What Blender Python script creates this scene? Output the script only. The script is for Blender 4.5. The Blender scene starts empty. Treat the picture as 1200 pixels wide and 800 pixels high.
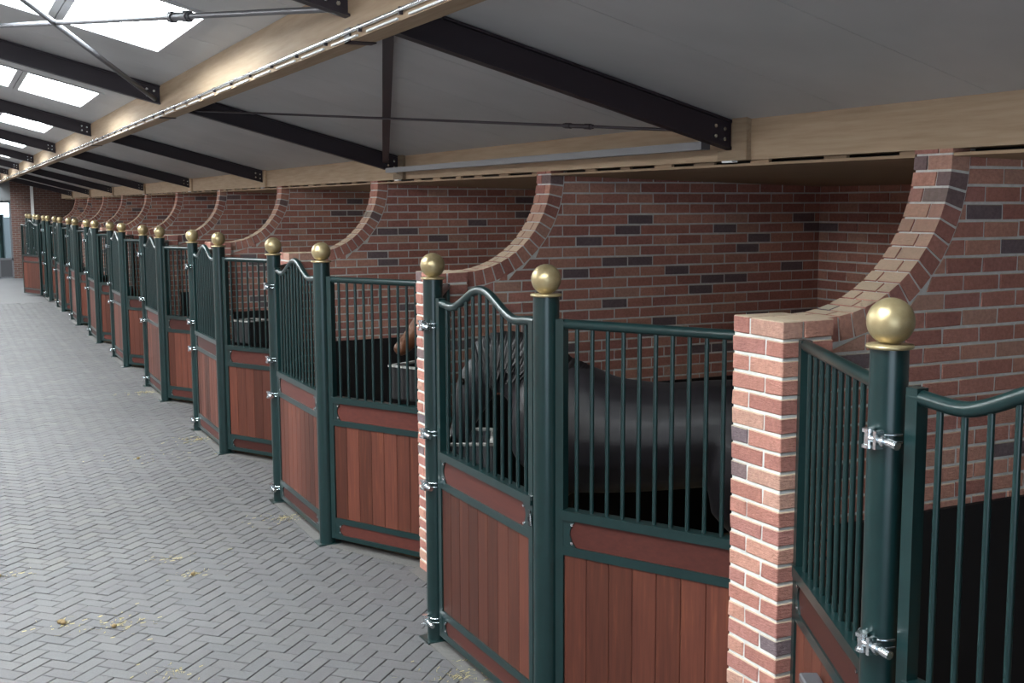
import bpy, math, random
from mathutils import Vector, Matrix
R = random.Random(7)
S = bpy.context.scene
COL = S.collection
# ------------------------------------------------------------------ camera
F_PX, YAW, PITCH, ROLL = 1357.3, .4534, .119, -.0042
CAM = Vector((-2.5729, 0.0, 2.644))
fw = Vector((math.sin(YAW)*math.cos(PITCH), math.cos(YAW)*math.cos(PITCH), -math.sin(PITCH)))
rt = Vector((math.cos(YAW), -math.sin(YAW), 0)); up = rt.cross(fw)
r2 = rt*math.cos(ROLL)+up*math.sin(ROLL); u2 = -rt*math.sin(ROLL)+up*math.cos(ROLL)
cd = bpy.data.cameras.new('camera'); cam = bpy.data.objects.new('camera', cd); COL.objects.link(cam)
cd.sensor_width = 36; cd.lens = 36*F_PX/1200; cd.clip_start = .05; cd.clip_end = 300
cam.matrix_world = Matrix(((r2.x, u2.x, -fw.x, CAM.x), (r2.y, u2.y, -fw.y, CAM.y), (r2.z, u2.z, -fw.z, CAM.z), (0, 0, 0, 1)))
S.camera = cam
# ------------------------------------------------------------------ world, exposure
w = bpy.data.worlds.new('sky'); S.world = w; w.use_nodes = True
bg = w.node_tree.nodes['Background']; bg.inputs[0].default_value = (.72, .86, 1, 1); bg.inputs[1].default_value = 6.0
S.view_settings.view_transform = 'Standard'; S.view_settings.look = 'None'
S.view_settings.gamma = 1; S.view_settings.use_curve_mapping = False
S.view_settings.exposure = -0.4
PANE_LIGHT, FAR_PANE_FILL, SIDE_FILL = 55.0, 45.0, 1.0  # strengths of the skylights and of the added far-slope and side panes
# ------------------------------------------------------------------ materials
def mat(name, col, rough=.6, metal=0, spec=.5, coat=0):
    m = bpy.data.materials.new(name); m.use_nodes = True
    b = m.node_tree.nodes['Principled BSDF']
    b.inputs['Base Color'].default_value = (*col, 1); b.inputs['Roughness'].default_value = rough
    b.inputs['Metallic'].default_value = metal; b.inputs['Specular IOR Level'].default_value = spec
    b.inputs['Coat Weight'].default_value = coat
    return m
def N(m, t, **kw):
    n = m.node_tree.nodes.new(t)
    for k, v in kw.items(): setattr(n, k, v)
    return n
def L(m, a, b): m.node_tree.links.new(a, b)
def bsdf(m): return m.node_tree.nodes['Principled BSDF']
def ramp(m, fac, stops, const=False):
    r = N(m, 'ShaderNodeValToRGB'); e = r.color_ramp
    if const: e.interpolation = 'CONSTANT'
    while len(e.elements) < len(stops): e.elements.new(.5)
    for el, (p, c) in zip(e.elements, stops): el.position = p; el.color = (*c, 1)
    L(m, fac, r.inputs[0]); return r.outputs[0]
def noise(m, scale, detail=3, vec=None, rough=.6):
    n = N(m, 'ShaderNodeTexNoise'); n.inputs['Scale'].default_value = scale; n.inputs['Detail'].default_value = detail
    n.inputs['Roughness'].default_value = rough
    if vec: L(m, vec, n.inputs['Vector'])
    return n.outputs[0]
def coord(m, which='Object', scale=(1, 1, 1), world=False):
    if world: o = N(m, 'ShaderNodeNewGeometry').outputs['Position']
    else: o = N(m, 'ShaderNodeTexCoord').outputs[which]
    mp = N(m, 'ShaderNodeMapping'); mp.inputs['Scale'].default_value = scale; L(m, o, mp.inputs[0]); return mp.outputs[0]
def mult(m, col, fac, lo, hi):
    """multiply a colour by a grey that runs lo..hi with fac"""
    mr = N(m, 'ShaderNodeMapRange'); mr.inputs[3].default_value = lo; mr.inputs[4].default_value = hi; L(m, fac, mr.inputs[0])
    mx = N(m, 'ShaderNodeMix', data_type='RGBA', blend_type='MULTIPLY'); mx.inputs[0].default_value = 1
    L(m, col, mx.inputs[6]); L(m, mr.outputs[0], mx.inputs[7]); return mx.outputs[2]
def bump(m, h, strength=.4, dist=.004):
    b = N(m, 'ShaderNodeBump'); b.inputs['Strength'].default_value = strength; b.inputs['Distance'].default_value = dist
    L(m, h, b.inputs['Height']); L(m, b.outputs[0], bsdf(m).inputs['Normal'])
def tone(m):
    a = N(m, 'ShaderNodeAttribute', attribute_name='tone'); return a.outputs['Fac']
# bricks: one tone per brick
M_BRICK = mat('brick_red', (.3, .12, .08), .9, spec=.25)
t = tone(M_BRICK)
c = ramp(M_BRICK, t, [(0, (.33, .145, .118)), (.18, (.40, .185, .145)), (.38, (.35, .16, .135)), (.52, (.44, .225, .170)), (.68, (.37, .165, .13)), (.80, (.42, .24, .185)), (.90, (.15, .112, .12)), (.96, (.18, .125, .125))], True)
wv = coord(M_BRICK, world=True)
n1 = noise(M_BRICK, 55, 4, wv); n2 = noise(M_BRICK, 9, 3, wv)
c = mult(M_BRICK, c, n1, .62, 1.38); c = mult(M_BRICK, c, n2, .8, 1.2)
# paler cream tint mixed in on the upward faces
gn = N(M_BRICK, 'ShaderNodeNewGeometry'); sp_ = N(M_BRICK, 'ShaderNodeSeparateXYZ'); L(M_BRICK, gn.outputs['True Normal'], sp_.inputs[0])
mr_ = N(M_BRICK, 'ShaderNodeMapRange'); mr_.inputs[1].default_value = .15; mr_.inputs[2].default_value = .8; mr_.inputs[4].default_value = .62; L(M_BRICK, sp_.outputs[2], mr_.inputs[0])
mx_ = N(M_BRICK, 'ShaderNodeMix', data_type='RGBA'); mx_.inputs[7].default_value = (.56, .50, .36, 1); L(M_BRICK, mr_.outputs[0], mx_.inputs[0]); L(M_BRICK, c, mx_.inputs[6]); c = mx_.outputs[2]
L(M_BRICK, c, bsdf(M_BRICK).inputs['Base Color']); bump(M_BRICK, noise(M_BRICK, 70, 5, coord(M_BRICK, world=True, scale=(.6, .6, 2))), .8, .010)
M_MORTAR = mat('mortar', (.44, .44, .42), .95, spec=.2)
c = ramp(M_MORTAR, noise(M_MORTAR, 30, 3, coord(M_MORTAR, world=True)), [(.3, (.50, .50, .48)), (.7, (.62, .62, .60))]); L(M_MORTAR, c, bsdf(M_MORTAR).inputs['Base Color'])
# distant brickwork
M_FARBRICK = mat('brick_far', (.25, .1, .07), .9, spec=.2)
bt = N(M_FARBRICK, 'ShaderNodeTexBrick'); bt.inputs['Scale'].default_value = 1; bt.inputs['Brick Width'].default_value = .22; bt.inputs['Row Height'].default_value = .0775
bt.inputs['Mortar Size'].default_value = .006; bt.inputs['Color1'].default_value = (.28, .1, .075, 1); bt.inputs['Color2'].default_value = (.2, .075, .06, 1); bt.inputs['Mortar'].default_value = (.42, .42, .4, 1)
sx = N(M_FARBRICK, 'ShaderNodeSeparateXYZ'); cx = N(M_FARBRICK, 'ShaderNodeCombineXYZ'); g = N(M_FARBRICK, 'ShaderNodeNewGeometry'); ad = N(M_FARBRICK, 'ShaderNodeMath', operation='ADD')
L(M_FARBRICK, g.outputs['Position'], sx.inputs[0]); L(M_FARBRICK, sx.outputs[0], ad.inputs[0]); L(M_FARBRICK, sx.outputs[1], ad.inputs[1]); L(M_FARBRICK, ad.outputs[0], cx.inputs[0]); L(M_FARBRICK, sx.outputs[2], cx.inputs[1])
L(M_FARBRICK, cx.outputs[0], bt.inputs['Vector']); L(M_FARBRICK, bt.outputs[0], bsdf(M_FARBRICK).inputs['Base Color'])
# pavers
M_PAVER = mat('paver_clay', (.3, .28, .29), .75, spec=.3)
t = tone(M_PAVER)
c = ramp(M_PAVER, t, [(0, (.074, .070, .073)), (.35, (.084, .080, .081)), (.6, (.077, .075, .078)), (1, (.094, .089, .087))])
pv = coord(M_PAVER, world=True)
c = mult(M_PAVER, c, noise(M_PAVER, 80, 4, pv), .72, 1.28); c = mult(M_PAVER, c, noise(M_PAVER, 1.1, 4, pv), .82, 1.18)
L(M_PAVER, c, bsdf(M_PAVER).inputs['Base Color']); bump(M_PAVER, noise(M_PAVER, 120, 3, pv), .35, .003)
M_JOINT = mat('joint_sand', (.035, .033, .032), .95, spec=.1)
M_KERB = mat('kerb_concrete', (.33, .32, .30), .85, spec=.3)
c = ramp(M_KERB, noise(M_KERB, 60, 4, coord(M_KERB, world=True)), [(.3, (.26, .25, .24)), (.7, (.38, .37, .35))]); L(M_KERB, c, bsdf(M_KERB).inputs['Base Color'])
M_EDGE = mat('edging_course', (.12, .115, .12), .8, spec=.3)
c = ramp(M_EDGE, noise(M_EDGE, 60, 4, coord(M_EDGE, world=True)), [(.3, (.078, .073, .071)), (.7, (.112, .107, .10))]); L(M_EDGE, c, bsdf(M_EDGE).inputs['Base Color'])
# metal paint
M_GREEN = mat('green_gloss_paint', (.005, .022, .022), .28, spec=.5)
c = ramp(M_GREEN, noise(M_GREEN, 14, 4, coord(M_GREEN, world=True)), [(.3, (.0035, .0155, .016)), (.7, (.0048, .020, .020))]); L(M_GREEN, c, bsdf(M_GREEN).inputs['Base Color'])
M_GOLD = mat('gold_paint', (.45, .35, .18), .36, .6)
c = ramp(M_GOLD, noise(M_GOLD, 40, 4, coord(M_GOLD)), [(.3, (.33, .255, .135)), (.7, (.40, .32, .18))]); L(M_GOLD, c, bsdf(M_GOLD).inputs['Base Color'])
M_CHROME = mat('zinc_plated_steel', (.72, .76, .78), .25, 1)
M_BLACK = mat('black_plastic', (.012, .012, .013), .55, spec=.4)
M_BOARD = mat('black_kick_board', (.010, .009, .010), .7, spec=.25)
M_STEEL = mat('dark_brown_steel', (.022, .015, .020), .5, spec=.4)
M_GREY = mat('grey_steel', (.11, .11, .12), .4, .4)
M_WHITE = mat('white_enamel', (.75, .76, .76), .4)
def wood(name, stops, grain_axis, rough=.55, coat=0):
    m = mat(name, stops[0][1], rough, spec=.22, coat=coat)
    sc = [22, 22, 22]; sc['xyz'.index(grain_axis)] = 1.2
    oi = N(m, 'ShaderNodeObjectInfo'); gp = coord(m, world=True, scale=sc)
    av = N(m, 'ShaderNodeVectorMath', operation='ADD'); cb = N(m, 'ShaderNodeVectorMath', operation='SCALE'); cb.inputs[0].default_value = (31, 17, 23)
    L(m, oi.outputs['Random'], cb.inputs['Scale']); L(m, gp, av.inputs[0]); L(m, cb.outputs[0], av.inputs[1])
    g1 = noise(m, 2.2, 4, av.outputs[0])
    c = ramp(m, g1, stops); c = mult(m, c, oi.outputs['Random'], .6, 1.45); L(m, c, bsdf(m).inputs['Base Color']); bump(m, g1, .15, .002)
    return m
M_PLANK = wood('hardwood_vertical', [(.25, (.056, .017, .012)), (.6, (.085, .026, .016)), (.8, (.135, .043, .022))], 'z', .5)
M_RAILWOOD = wood('hardwood_horizontal', [(.25, (.044, .012, .010)), (.75, (.066, .018, .013))], 'y', .5)
M_GLULAM = wood('spruce_glulam', [(.2, (.26, .18, .115)), (.5, (.33, .24, .16)), (.8, (.38, .29, .20))], 'y', .7)
M_SOFFIT = wood('soffit_board', [(.2, (.24, .165, .105)), (.8, (.31, .22, .145))], 'y', .75)
M_ROOF = mat('white_sandwich_panel', (.45, .45, .45), .45, spec=.4)
c = ramp(M_ROOF, noise(M_ROOF, 1.5, 3, coord(M_ROOF, world=True)), [(.3, (.40, .405, .41)), (.7, (.46, .465, .47))]); L(M_ROOF, c, bsdf(M_ROOF).inputs['Base Color'])
def pane_mat(name, col, power):
    m = bpy.data.materials.new(name); m.use_nodes = True
    em = N(m, 'ShaderNodeEmission'); em.inputs[0].default_value = (*col, 1); em.inputs[1].default_value = power
    L(m, em.outputs[0], m.node_tree.nodes['Material Output'].inputs[0]); return m
M_PANE = pane_mat('daylit_acrylic', (.88, .97, 1), PANE_LIGHT)
M_FAR_FILL = pane_mat('far_slope_fill_pane', (.95, .98, .97), FAR_PANE_FILL)  # unseen panes on the far slope, added to light the fronts
M_GLASS = mat('window_glass', (.9, .97, .96), .02); bsdf(M_GLASS).inputs['Transmission Weight'].default_value = 1; bsdf(M_GLASS).inputs['IOR'].default_value = 1.05
def coatmat(name, a, b, rough):
    m = mat(name, a, rough, spec=.5)
    c = ramp(m, noise(m, 6, 4, coord(m)), [(.3, a), (.7, b)]); L(m, c, bsdf(m).inputs['Base Color'])
    bump(m, noise(m, 60, 3, coord(m, scale=(.4, 1, 1))), .25, .004); bsdf(m).inputs['Sheen Weight'].default_value = .04
    return m
M_BLACKHORSE = coatmat('black_horse_coat', (.005, .004, .0055), (.011, .008, .012), .5)
M_CHESTNUT = coatmat('chestnut_coat', (.11, .040, .018), (.17, .065, .028), .45)
M_MANE = mat('mane_hair', (.008, .006, .007), .5)
M_MANEBROWN = mat('chestnut_mane', (.09, .032, .014), .55)
M_EYE = mat('horse_eye', (.01, .006, .004), .08)
M_STRAW = mat('straw', (.36, .30, .15), .85)
M_DUNG = mat('dried_dung', (.16, .11, .05), .9)
M_BED = mat('wood_shavings', (.30, .21, .12), .95)
c = ramp(M_BED, noise(M_BED, 35, 5, coord(M_BED, world=True)), [(.3, (.17, .11, .06)), (.7, (.36, .27, .16))]); L(M_BED, c, bsdf(M_BED).inputs['Base Color'])
M_GRASS = mat('yard_ground', (.16, .20, .19), .9)
M_DARKDOOR = mat('dark_door_panel', (.03, .03, .035), .5)

# ------------------------------------------------------------------ mesh helpers
class MB:
    def __init__(s): s.v = []; s.f = []; s.t = []; s.sm = []
    def add(s, vs, fs, tone=None, smooth=False):
        o = len(s.v); s.v += [tuple(v) for v in vs]
        for f in fs: s.f.append([i+o for i in f]); s.t.append(tone or 0.0); s.sm.append(smooth)
    def box(s, a, b, tone=None):
        x0, y0, z0 = a; x1, y1, z1 = b
        vs = [(x0, y0, z0), (x1, y0, z0), (x1, y1, z0), (x0, y1, z0), (x0, y0, z1), (x1, y0, z1), (x1, y1, z1), (x0, y1, z1)]
        s.add(vs, [(0, 3, 2, 1), (4, 5, 6, 7), (0, 1, 5, 4), (1, 2, 6, 5), (2, 3, 7, 6), (3, 0, 4, 7)], tone)
    def prism(s, poly, axis, a, b, tone=None):
        """poly of 2d points, counter-clockwise seen from +axis, extruded a..b along the axis"""
        n = len(poly)
        def p(q, h): return (h, q[0], q[1]) if axis == 'x' else ((q[0], h, q[1]) if axis == 'y' else (q[0], q[1], h))
        vs = [p(q, a) for q in poly]+[p(q, b) for q in poly]
        fs = [tuple(range(n)), tuple(range(2*n-1, n-1, -1))]+[(i, i+n, (i+1) % n+n, (i+1) % n) for i in range(n)]
        s.add(vs, fs, tone)
    def cham(s, a, b, c, tone=None, jit=0, rng=R):
        """box with chamfered edges"""
        vs = []; idx = {}
        for k in range(8):
            p = [(b if k >> i & 1 else a)[i] for i in range(3)]; d = [(-1 if k >> i & 1 else 1)*c for i in range(3)]
            j = [rng.uniform(-jit, jit) for _ in range(3)]
            for ax in range(3):
                q = [p[i]+(0 if i == ax else d[i])+j[i] for i in range(3)]; idx[k, ax] = len(vs); vs.append(q)
        fs = []
        for ax in range(3):
            u, v = (ax+1) % 3, (ax+2) % 3
            for side in (0, 1):
                q = [idx[side << ax | du << u | dv << v, ax] for du, dv in ((0, 0), (1, 0), (1, 1), (0, 1))]
                fs.append(q if side else q[::-1])
        for ax in range(3):
            u, v = (ax+1) % 3, (ax+2) % 3
            for du in (0, 1):
                for dv in (0, 1):
                    k0 = du << u | dv << v; k1 = k0 | 1 << ax
                    q = [idx[k0, u], idx[k1, u], idx[k1, v], idx[k0, v]]; fs.append(q if du == dv else q[::-1])
        for k in range(8): 
            q = [idx[k, 0], idx[k, 1], idx[k, 2]]; fs.append(q if bin(k).count('1') % 2 else q[::-1])
        s.add(vs, fs, tone)
    def tube(s, pts, r, n=12, caps=True, up=None, smooth=True, tone=None):
        pts = [Vector(p) for p in pts]; rs = r if isinstance(r, (list, tuple)) else [r]*len(pts); vs = []; fs = []
        prev = None
        for i, p in enumerate(pts):
            d = (pts[min(i+1, len(pts)-1)]-pts[max(i-1, 0)]).normalized()
            if prev is None:
                a = Vector((0, 0, 1)) if abs(d.z) < .9 else Vector((1, 0, 0)); e1 = d.cross(a).normalized()
            else: e1 = (prev-d*prev.dot(d)).normalized()
            prev = e1; e2 = d.cross(e1)
            for k in range(n):
                th = 2*math.pi*k/n; vs.append(p+(e1*math.cos(th)+e2*math.sin(th))*rs[i])
        for i in range(len(pts)-1):
            for k in range(n): fs.append((i*n+k, i*n+(k+1) % n, (i+1)*n+(k+1) % n, (i+1)*n+k))
        s.add(vs, fs, tone, smooth)
        if caps:
            s.add(vs[:n], [tuple(range(n-1, -1, -1))], tone); s.add(vs[-n:], [tuple(range(n))], tone)
    def lathe(s, prof, n=24, c=(0, 0, 0), smooth=True):
        vs = []; fs = []
        for r, z in prof:
            for k in range(n): vs.append((c[0]+r*math.cos(2*math.pi*k/n), c[1]+r*math.sin(2*math.pi*k/n), c[2]+z))
        for i in range(len(prof)-1):
            for k in range(n): fs.append((i*n+k, i*n+(k+1) % n, (i+1)*n+(k+1) % n, (i+1)*n+k))
        s.add(vs, fs, None, smooth)
    def mesh(s, name, m, tones=False):
        me = bpy.data.meshes.new(name); me.from_pydata(s.v, [], s.f); me.materials.append(m)
        me.polygons.foreach_set('use_smooth', s.sm)
        if tones:
            a = me.attributes.new('tone', 'FLOAT', 'FACE'); a.data.foreach_set('value', s.t)
        me.update(); return me
    def build(s, name, m, parent=None, tones=False): return link(name, s.mesh(name, m, tones), parent)
def link(name, me, parent=None, loc=None):
    o = bpy.data.objects.new(name, me); COL.objects.link(o)
    if parent: o.parent = parent
    if loc: o.location = loc
    return o
def tag(o, label, cat, group=None):
    o['label'] = label; o['category'] = cat
    if group: o['group'] = group
    return o
def empty(name, label, cat, loc=(0, 0, 0), rz=0, group=None):
    o = bpy.data.objects.new(name, None); COL.objects.link(o); o.location = loc; o.rotation_euler = (0, 0, rz); o.empty_display_size = .1
    return tag(o, label, cat, group)
def structure(o): o['kind'] = 'structure'; return o
def stuff(o): o['kind'] = 'stuff'; return o
def tree(o, parent=None):
    c = o.copy(); COL.objects.link(c)
    if parent: c.parent = parent
    for ch in list(o.children): tree(ch, c)
    return c
ORD = ['nearest', 'second', 'third', 'fourth', 'fifth', 'sixth', 'seventh', 'eighth', 'ninth', 'tenth', 'eleventh', 'twelfth', 'thirteenth']
def project(p):
    v = Vector(p)-CAM; z = v.dot(fw)
    if z < .1: return None
    return (600+F_PX*v.dot(r2)/z, 400-F_PX*v.dot(u2)/z, z)
# ------------------------------------------------------------------ layout
Y0, D, E = 2.6479, 3.6964, .3896          # nearest hinge post, stall pitch, door share of the pitch
NB = 11                                    # partitions 0..10
def yT(n): return Y0+n*D
def yK(n): return Y0+(n-E)*D
PX, PY, PTH, PXE, PZ = .408, 1.003, .327, .668, 2.170
WY, WTH, WX1, WZ = 1.0586, .217, 3.82, 2.87
ARC = (.668, 2.848, .68, .785)             # centre x, z, inner and outer radius
Y_NEAR, Y_FAR = -5.0, 45.7
ROOF_S = .262
def roof_z(x): return 3.087+ROOF_S*(1.345-x)
RIDGE = -3.7
# ------------------------------------------------------------------ floor
front = []                                 # outline of the stall fronts, aisle side, near to far
front.append((0.0, -3.0))
for n in range(0, 13):
    front += [(0.0, yK(n)), (0.0, yT(n)), (.47, yT(n)+PY), (.40, yT(n)+PY), (.40, yT(n)+PY+PTH), (.47, yT(n)+PY+PTH)]
def front_x(y):
    for (a, b), (c2, d) in zip(front, front[1:]):
        if b <= y <= d and d > b: return a+(c2-a)*(y-b)/(d-b)
    return 0.0
mb = MB(); mb.box((-7.4, Y_NEAR, -.10), (3.9, Y_FAR, -.010))
floor = structure(mb.build('floor', M_JOINT))
W_ = .1035
pav = []
ca, sa = math.cos(math.radians(45)), math.sin(math.radians(45))
OX, OY = -2.0, 5.0
rng = random.Random(3)
NI = 330
for i in range(-NI, NI):
    for j in range(-NI, NI):
        t_ = (i-j) % 4
        if t_ == 0: x0, y0, x1, y1 = i, j, i+2, j+1; hor = 0
        elif t_ == 3: x0, y0, x1, y1 = i, j, i+1, j+2; hor = 1
        else: continue
        mx, my = (x0+x1)/2*W_, (y0+y1)/2*W_
        X, Y = OX+mx*ca-my*sa, OY+mx*sa+my*ca
        if Y < 2.2 or Y > 34 or X < -5.05 or X > .75: continue
        if X > front_x(Y)+.03: continue
        pav.append((X, Y, hor))
vis = []
for k, (X, Y, h) in enumerate(pav):
    q = project((X, Y, 0))
    if q and -5 < q[0] < 1205 and -5 < q[1] < 806: vis.append((q[2], k))
vis.sort(); near = set(k for _, k in vis[:300])
pm = []
for q in range(10):
    b = MB(); b.cham((-.1005, -.0488, -.03), (.1005, .0488, 0), .0028, rng.random(), .0012, rng); pm.append(b.mesh('paver', M_PAVER, True))
fld = MB()
for k, (X, Y, h) in enumerate(pav):
    a = math.radians(45+90*h)
    if k in near:
        o = link('paver', pm[rng.randrange(10)], floor, (X, Y, rng.uniform(-.0015, .0015))); o.rotation_euler = (rng.uniform(-.006, .006), rng.uniform(-.006, .006), a+rng.uniform(-.012, .012))
    else:
        c_, s_ = math.cos(a), math.sin(a); z = rng.uniform(-.0015, .0015); lx, ly, e = .1005, .0488, .0028
        ring = [(-lx, -ly), (lx, -ly), (lx, ly), (-lx, ly)]; inn = [(-lx+e, -ly+e), (lx-e, -ly+e), (lx-e, ly-e), (-lx+e, ly-e)]
        vs = [(X+c_*p-s_*q, Y+s_*p+c_*q, -.012) for p, q in ring]+[(X+c_*p-s_*q, Y+s_*p+c_*q, z+p*rng.uniform(-.006, .006)) for p, q in inn]
        fld.add(vs, [(4, 5, 6, 7)]+[(m, (m+1) % 4, (m+1) % 4+4, m+4) for m in range(4)], rng.random())
stuff(fld.build('paver_field', M_PAVER, floor, True))
# paving beyond the part whose bricks can be told apart
mb = MB(); mb.box((-7.4, Y_NEAR, -.05), (-5.06, Y_FAR, -.001), .4); mb.box((-5.06, 34, -.05), (-.1, Y_FAR, -.001), .4); mb.box((-5.06, Y_NEAR, -.05), (-.1, 2.2, -.001), .4)
mb.build('paving', M_PAVER, floor, True)
# edging strip along the stall fronts and bedding inside
kb = MB()
for (a, b), (c2, d) in zip(front, front[1:]):
    if d-b < .02: continue
    kz = .0045
    kb.add([(a-.078, b, kz), (c2-.078, d, kz), (c2+.10, d, kz), (a+.10, b, kz)], [(3, 2, 1, 0)])
    kb.add([(a-.078, b, -.02), (c2-.078, d, -.02), (c2-.078, d, kz), (a-.078, b, kz)], [(3, 2, 1, 0)])
kb.build('edging_strip', M_EDGE, floor)
mb = MB()
for (a, b), (c2, d) in zip(front, front[1:]):
    if d-b > .02: mb.add([(a+.09, b, .012), (3.81, b, .012), (3.81, d, .012), (c2+.09, d, .012)], [(0, 1, 2, 3)])
stuff(mb.build('bedding', M_BED, floor))
# ------------------------------------------------------------------ shell
mb = MB(); mb.box((WX1, Y_NEAR, 0), (WX1+.2, Y_FAR, 2.95)); wall_right = structure(mb.build('wall_right', M_MORTAR))
mb = MB(); mb.box((WX1-.03, Y_NEAR, 0.015), (WX1, Y_FAR, 1.28)); mb.build('kick_board', M_BOARD, wall_right)
mb = MB(); mb.box((-7.6, Y_NEAR, 0), (-7.4, Y_FAR, 3.5)); wl = structure(mb.build('wall_left', M_FARBRICK))
M_SIDE_PANE_FILL = pane_mat('side_fill_pane', (.92, .98, 1), SIDE_FILL)
for k in range(13):  # invented windows in the unseen left wall, added as fill light
    y = .6+k*3.4; root = structure(empty('window_%d' % (101+k), '', '', (-7.4, y, 1.0))); del root['label'], root['category']
    mb = MB(); mb.box((.012, .05, .05), (.018, 2.55, 1.85)); mb.build('pane', M_SIDE_PANE_FILL, root)
    mb = MB(); mb.box((.0, 0, 0), (.05, 2.6, .05)); mb.box((.0, 0, 1.85), (.05, 2.6, 1.9)); mb.box((0, 0, .05), (.05, .05, 1.85)); mb.box((0, 2.55, .05), (.05, 2.6, 1.85)); mb.box((.019, 1.28, .05), (.05, 1.32, 1.85)); mb.build('frame', M_WHITE, root)
mb = MB(); mb.box((-1.6, Y_NEAR-.2, 0), (4.0, Y_NEAR, 4.6)); mb.box((-7.6, Y_NEAR-.2, 3.3), (-1.6, Y_NEAR, 4.6)); structure(mb.build('wall_front', M_FARBRICK))  # unseen near end; its doorway is added to let in fill light
# brick variants -------------------------------------------------------------
brng = random.Random(11)
def brick_variants(l, d, h, count, c=.003, jit=.0018):
    res = []
    for k in range(count):
        tn = (k+.5)/count if count > 6 else brng.random()
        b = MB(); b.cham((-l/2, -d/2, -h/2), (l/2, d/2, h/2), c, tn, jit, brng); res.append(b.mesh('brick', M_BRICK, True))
    return res
BL, BH, BC, BP = .2095, .0655, .0775, .221
V_WALL = brick_variants(BL, WTH, BH, 16)
V_BACK = brick_variants(BL, .05, BH, 16)
def pick(vs):
    k = brng.random()
    if k < .08: return vs[int(.93*len(vs))]
    return vs[int(brng.random()*.9*len(vs))]
def tone_pick():
    return brng.uniform(.9, .99) if brng.random() < .08 else brng.uniform(0, .895)
# back wall bricks: the stretch the photo shows, between the first partition's swoop and the corner
yb0, yb1 = yT(0)+WY+WTH, yT(1)+WY
for r_ in range(17, 37):
    z = (r_+.5)*BC; y = yb1-.005-(0 if r_ % 2 else BP/2)
    if r_ % 2 == 0:
        o = link('brick', pick(V_BACK), wall_right, (WX1+.017, yb1-.005-.0495, z)); o.rotation_euler = (0, 0, math.pi/2); o.scale = (.47, 1, 1)
    while y > yb1-1.9:
        o = link('brick', pick(V_BACK), wall_right, (WX1-.0, y-BL/2, z)); o.rotation_euler = (0, 0, math.pi/2); o.scale = (1, 1, 1); o.location.x = WX1+.017
        y -= BP
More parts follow.
